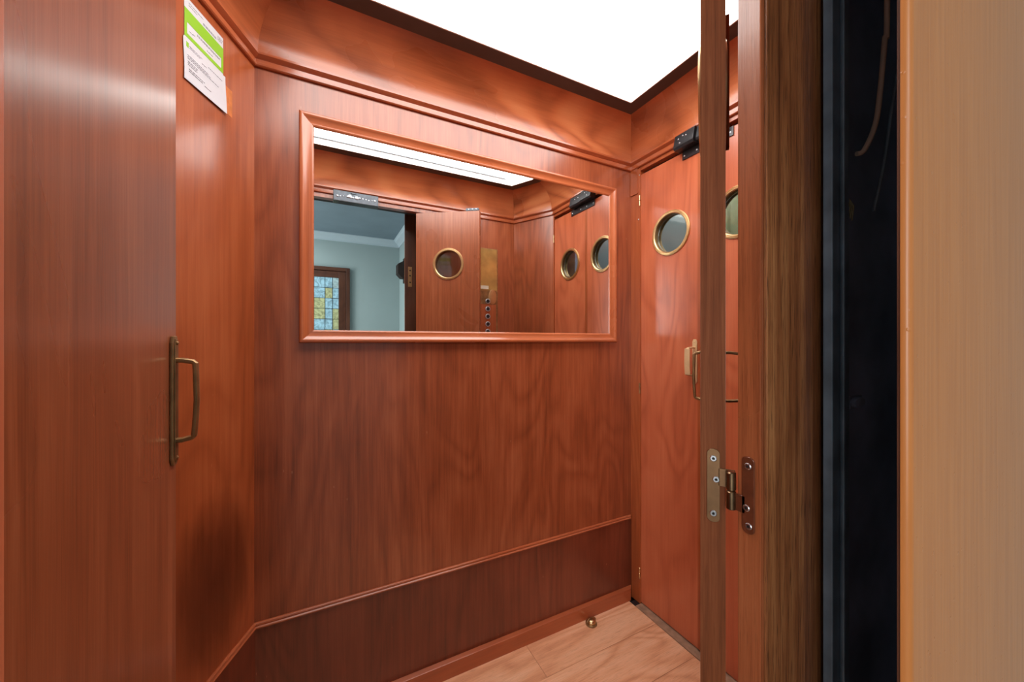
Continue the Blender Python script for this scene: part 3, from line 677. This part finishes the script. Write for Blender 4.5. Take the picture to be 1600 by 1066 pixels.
ctube('electric_cable', [(0.822, 0.240, Z(1.1)), (0.812, 0.238, Z(0.54)), (0.800, 0.236, Z(0.447)), (0.776, 0.238, Z(0.349)), (0.757, 0.240, Z(0.27)), (0.752, 0.250, Z(0.2))], 0.0022, 'rail', 'thin blue cable behind the grey one in the shaft gap')
t = thing('wall_bracket', 'small frayed brass bracket in the shaft gap below the cable end', 'bracket', (0.700, 0.268, Z(0.22)))
MB().box(-0.002, 0.022, 0.0, 0.002, -0.012, 0.006).build('tab', 'shaft', t, bevel=0.0005)
for k in range(4): MB().tube([(0.002+0.005*k, -0.001, -0.002), (0.004+0.005*k, -0.006, -0.014), (0.006+0.005*k, -0.003, -0.026-0.003*k)], 0.0011, n=8).build('wire_end', 'steel', t, smooth=True)
t = thing('oval_plate', 'dark oval cover plate low in the shaft gap', 'cover plate', (0.744, 0.2680, Z(-0.096)))
MB().lathe([(0.020, 0), (0.020, 0.003), (0.017, 0.005)], 32, Matrix.Rotation(PI/2, 4, 'X') @ Matrix.Scale(0.42, 4, (0, 1, 0))).build('disc', 'shaft', t, smooth=True)
MB().box(-0.02, 0.02, 0.0002, 0.0020, -0.01, 0.01).build('fixing', 'shaft', t)

# ------------------------------------------------------------ landing frame, painted tan
t = thing('landing_doorway', 'tan gloss-painted landing door frame at the far right edge of the view', 'door frame', (0.475, 0.13, 0))
pf = []
for k in range(7):
    a = PI+PI/2*k/6; pf.append((0.006+0.006*math.cos(a), 0.008+0.006*math.sin(a)))
pf += [(0.475, 0.002), (0.475, 0.0095), (0.0, 0.0095)]
MB().prism(pf, -0.2, 2.75).build('painted_board', 'tan', t, smooth=True)
MB().box(0.001, 0.47, 0.0097, 0.0120, -0.2, 2.75).build('backing_board', 'lobbydoor', t, label='dark brown shaft-side backing')
b_ = MB().box(0.022, 0.048, 0.0122, 0.0145, Z(0.365), Z(0.500)).build('keeper', 'bright', t, bevel=0.0008, label='pierced brass keeper')
for zz in (0.395, 0.44, 0.475): MB().lathe([(0.005, 0), (0.005, 0.0008)], 14, Matrix.Translation((0.035, 0.0145, Z(zz))) @ Matrix.Rotation(-PI/2, 4, 'X')).build('keeper_hole', 'dark', b_)
t = thing('landing_doorway', 'tan painted landing frame on the hidden left side of the doorway', 'door frame', (-0.30, 0.13, 0))
MB().box(-0.60, 0.0, 0.002, 0.016, -0.2, 2.75).build('painted_board', 'tan', t, bevel=0.002)
MB().box(-0.60, 0.0, 0.0162, 0.0262, -0.2, 2.75).build('backing_board', 'lobbydoor', t)
o = MB().box(-0.30, 0.475, 0.13, 0.156, Z(0.92), 2.75).build('landing_header', 'tan'); tag(o, 'tan painted header over the landing doorway, above the view', 'door header')

# ------------------------------------------------------------ lobby behind the camera, seen in the mirror
CE = Z(1.60); LY = -3.45; LX = 1.07
o = MB().box(-2.6, LX+0.1, LY-0.1, LY, 0, 2.95).build('wall_far', 'plaster'); struct(o, 'pale plaster lobby wall with the leaded window, seen in the mirror', 'wall')
o = MB().box(LX, LX+0.08, LY, 0.13, 0, 2.95).build('wall_side', 'plaster'); struct(o, 'pale lobby side wall carrying the dark lamp, seen in the mirror', 'wall')
o = MB().box(-2.6, -2.5, LY, 0.15, 0, 2.95).build('wall_opposite', 'plaster'); struct(o, 'lobby wall on the hidden side behind the camera', 'wall')
wn = MB(); wn.box(-2.5, -0.901, 0.132, 0.155, 0, 2.95); wn.box(0.951, LX, 0.132, 0.155, 0, 2.95); wn.box(-2.5, LX, 0.132, 0.155, 2.751, 2.95)
o = wn.build('wall_landing', 'plaster'); struct(o, 'lobby wall around the tan painted landing frame', 'wall')
o = MB().box(-2.6, LX+0.1, LY, 0.15, CE, CE+0.05).build('ceiling_lobby', 'lobbyceil'); struct(o, 'grey-blue lobby ceiling seen in the mirror', 'ceiling')
o = MB().box(-2.6, LX+0.1, LY, 0.144, -0.05, -0.003).build('floor_lobby', 'stone'); struct(o, 'stone lobby floor outside the lift', 'floor')
cn = thing('trim_6', 'white plaster cornice along the lobby ceiling, seen in the mirror', 'cornice', kind='structure')
cp = [(0.0, -0.10), (0.015, -0.10), (0.02, -0.08), (0.045, -0.055), (0.075, -0.035), (0.085, -0.02), (0.10, -0.012), (0.10, 0.0), (0.0, 0.0)]
MB().prism([(LY+d, CE+z) for d, z in cp], -2.5, LX, 'x').build('cornice_run', 'cornice', cn)
MB().prism([(LX-d, CE+z) for d, z in cp], LY+0.0, 0.13, 'y').build('cornice_run', 'cornice', cn)
# leaded window
wd = thing('window_1', 'dark-framed leaded glass window in blue and amber panes, seen in the mirror', 'window', (0, LY+0.0, 0), kind='structure')
FT = Z(1.10); XR = 0.335; XL = -0.95; SILL = 0.35
def ring4(x0, x1, z0, z1, w_, y0, y1, name, mat, bevel):
    MB().box(x0, x0+w_, y0, y1, z0, z1).build(name, mat, wd, bevel=bevel); MB().box(x1-w_, x1, y0, y1, z0, z1).build(name, mat, wd, bevel=bevel)
    MB().box(x0+w_, x1-w_, y0, y1, z1-w_, z1).build(name, mat, wd, grain=(1, 0, 0), bevel=bevel); MB().box(x0+w_, x1-w_, y0, y1, z0, z0+w_).build(name, mat, wd, grain=(1, 0, 0), bevel=bevel)
ring4(XL, XR, SILL, FT, 0.055, 0, 0.05, 'window_frame', 'lobbydoor', 0.006)
ring4(XL+0.058, XR-0.058, SILL+0.058, FT-0.058, 0.095, 0.004, 0.028, 'sash', 'lobbydoor', 0.004)
gx0, gx1, gz0, gz1 = XL+0.153, XR-0.153, SILL+0.153, FT-0.153
xs = []; x = gx1; wid = [0.085, 0.10, 0.145, 0.10]; i = 0
while x > gx0+0.02:
    nx_ = max(gx0, x-wid[i % 4]); xs.append((nx_, x)); x = nx_; i += 1
zs = []; z = gz1
while z > gz0+0.02: nz_ = max(gz0, z-0.155); zs.append((nz_, z)); z = nz_
for a, (x0, x1) in enumerate(xs):
    for b2, (z0, z1) in enumerate(zs):
        k = ('pane_amber' if (a+2*b2) % 5 in (1, 3) and b2 else ('pane_pale' if (a*3+b2) % 4 == 0 else 'pane_blue'))
        MB().box(x0+0.003, x1-0.003, 0.010, 0.014+0.002*((a+b2) % 2), z0+0.003, z1-0.003).build('pane', k, wd)
ld = MB()
for x0, x1 in xs: ld.box(x0-0.003, x0+0.003, 0.008, 0.019, gz0, gz1)
for z0, z1 in zs: ld.box(gx0, gx1, 0.008, 0.0185, z0-0.003, z0+0.003)
ld.build('lead_came', 'lead', wd)
# lamp on the lobby side wall
t = thing('wall_lamp', 'dark flared wall lamp at the lobby corner, seen in the mirror', 'wall lamp', (LX, -3.0, Z(1.07)), R(-90))
MB().box(-0.05, 0.05, -0.02, -0.0002, -0.20, 0.17).build('back_plate', 'shaftwood', t, bevel=0.004)
MB().prism([(0.0, -0.13), (-0.06, -0.13), (-0.115, -0.07), (-0.115, 0.07), (0.0, 0.14)], -0.09, 0.09, 'x').build('shade', 'shaftwood', t, bevel=0.006)

# ------------------------------------------------------------ far landing behind the double doors, seen through the portholes
o = MB().box(1.95, 2.0, -0.3, 1.9, 0, 2.6).build('wall_beyond', 'plaster'); struct(o, 'grey landing wall glimpsed through the portholes', 'wall')
t = thing('curtain', 'pale green striped curtain glimpsed through the second porthole', 'curtain', (1.925, 1.13, 0))
cv = MB(); n = 40
P = [(0.012*math.sin(k*1.3)+0.0, -0.30+0.65*k/n) for k in range(n+1)]
cv.prism(P+[(x+0.003, y) for x, y in P[::-1]], 1.35, 2.10).build('cloth', 'curtain', t, smooth=True)
MB().tube([(0.012, -0.34, 2.113), (0.012, 0.38, 2.113)], 0.0125).build('rod', 'shaftwood', t, smooth=True)
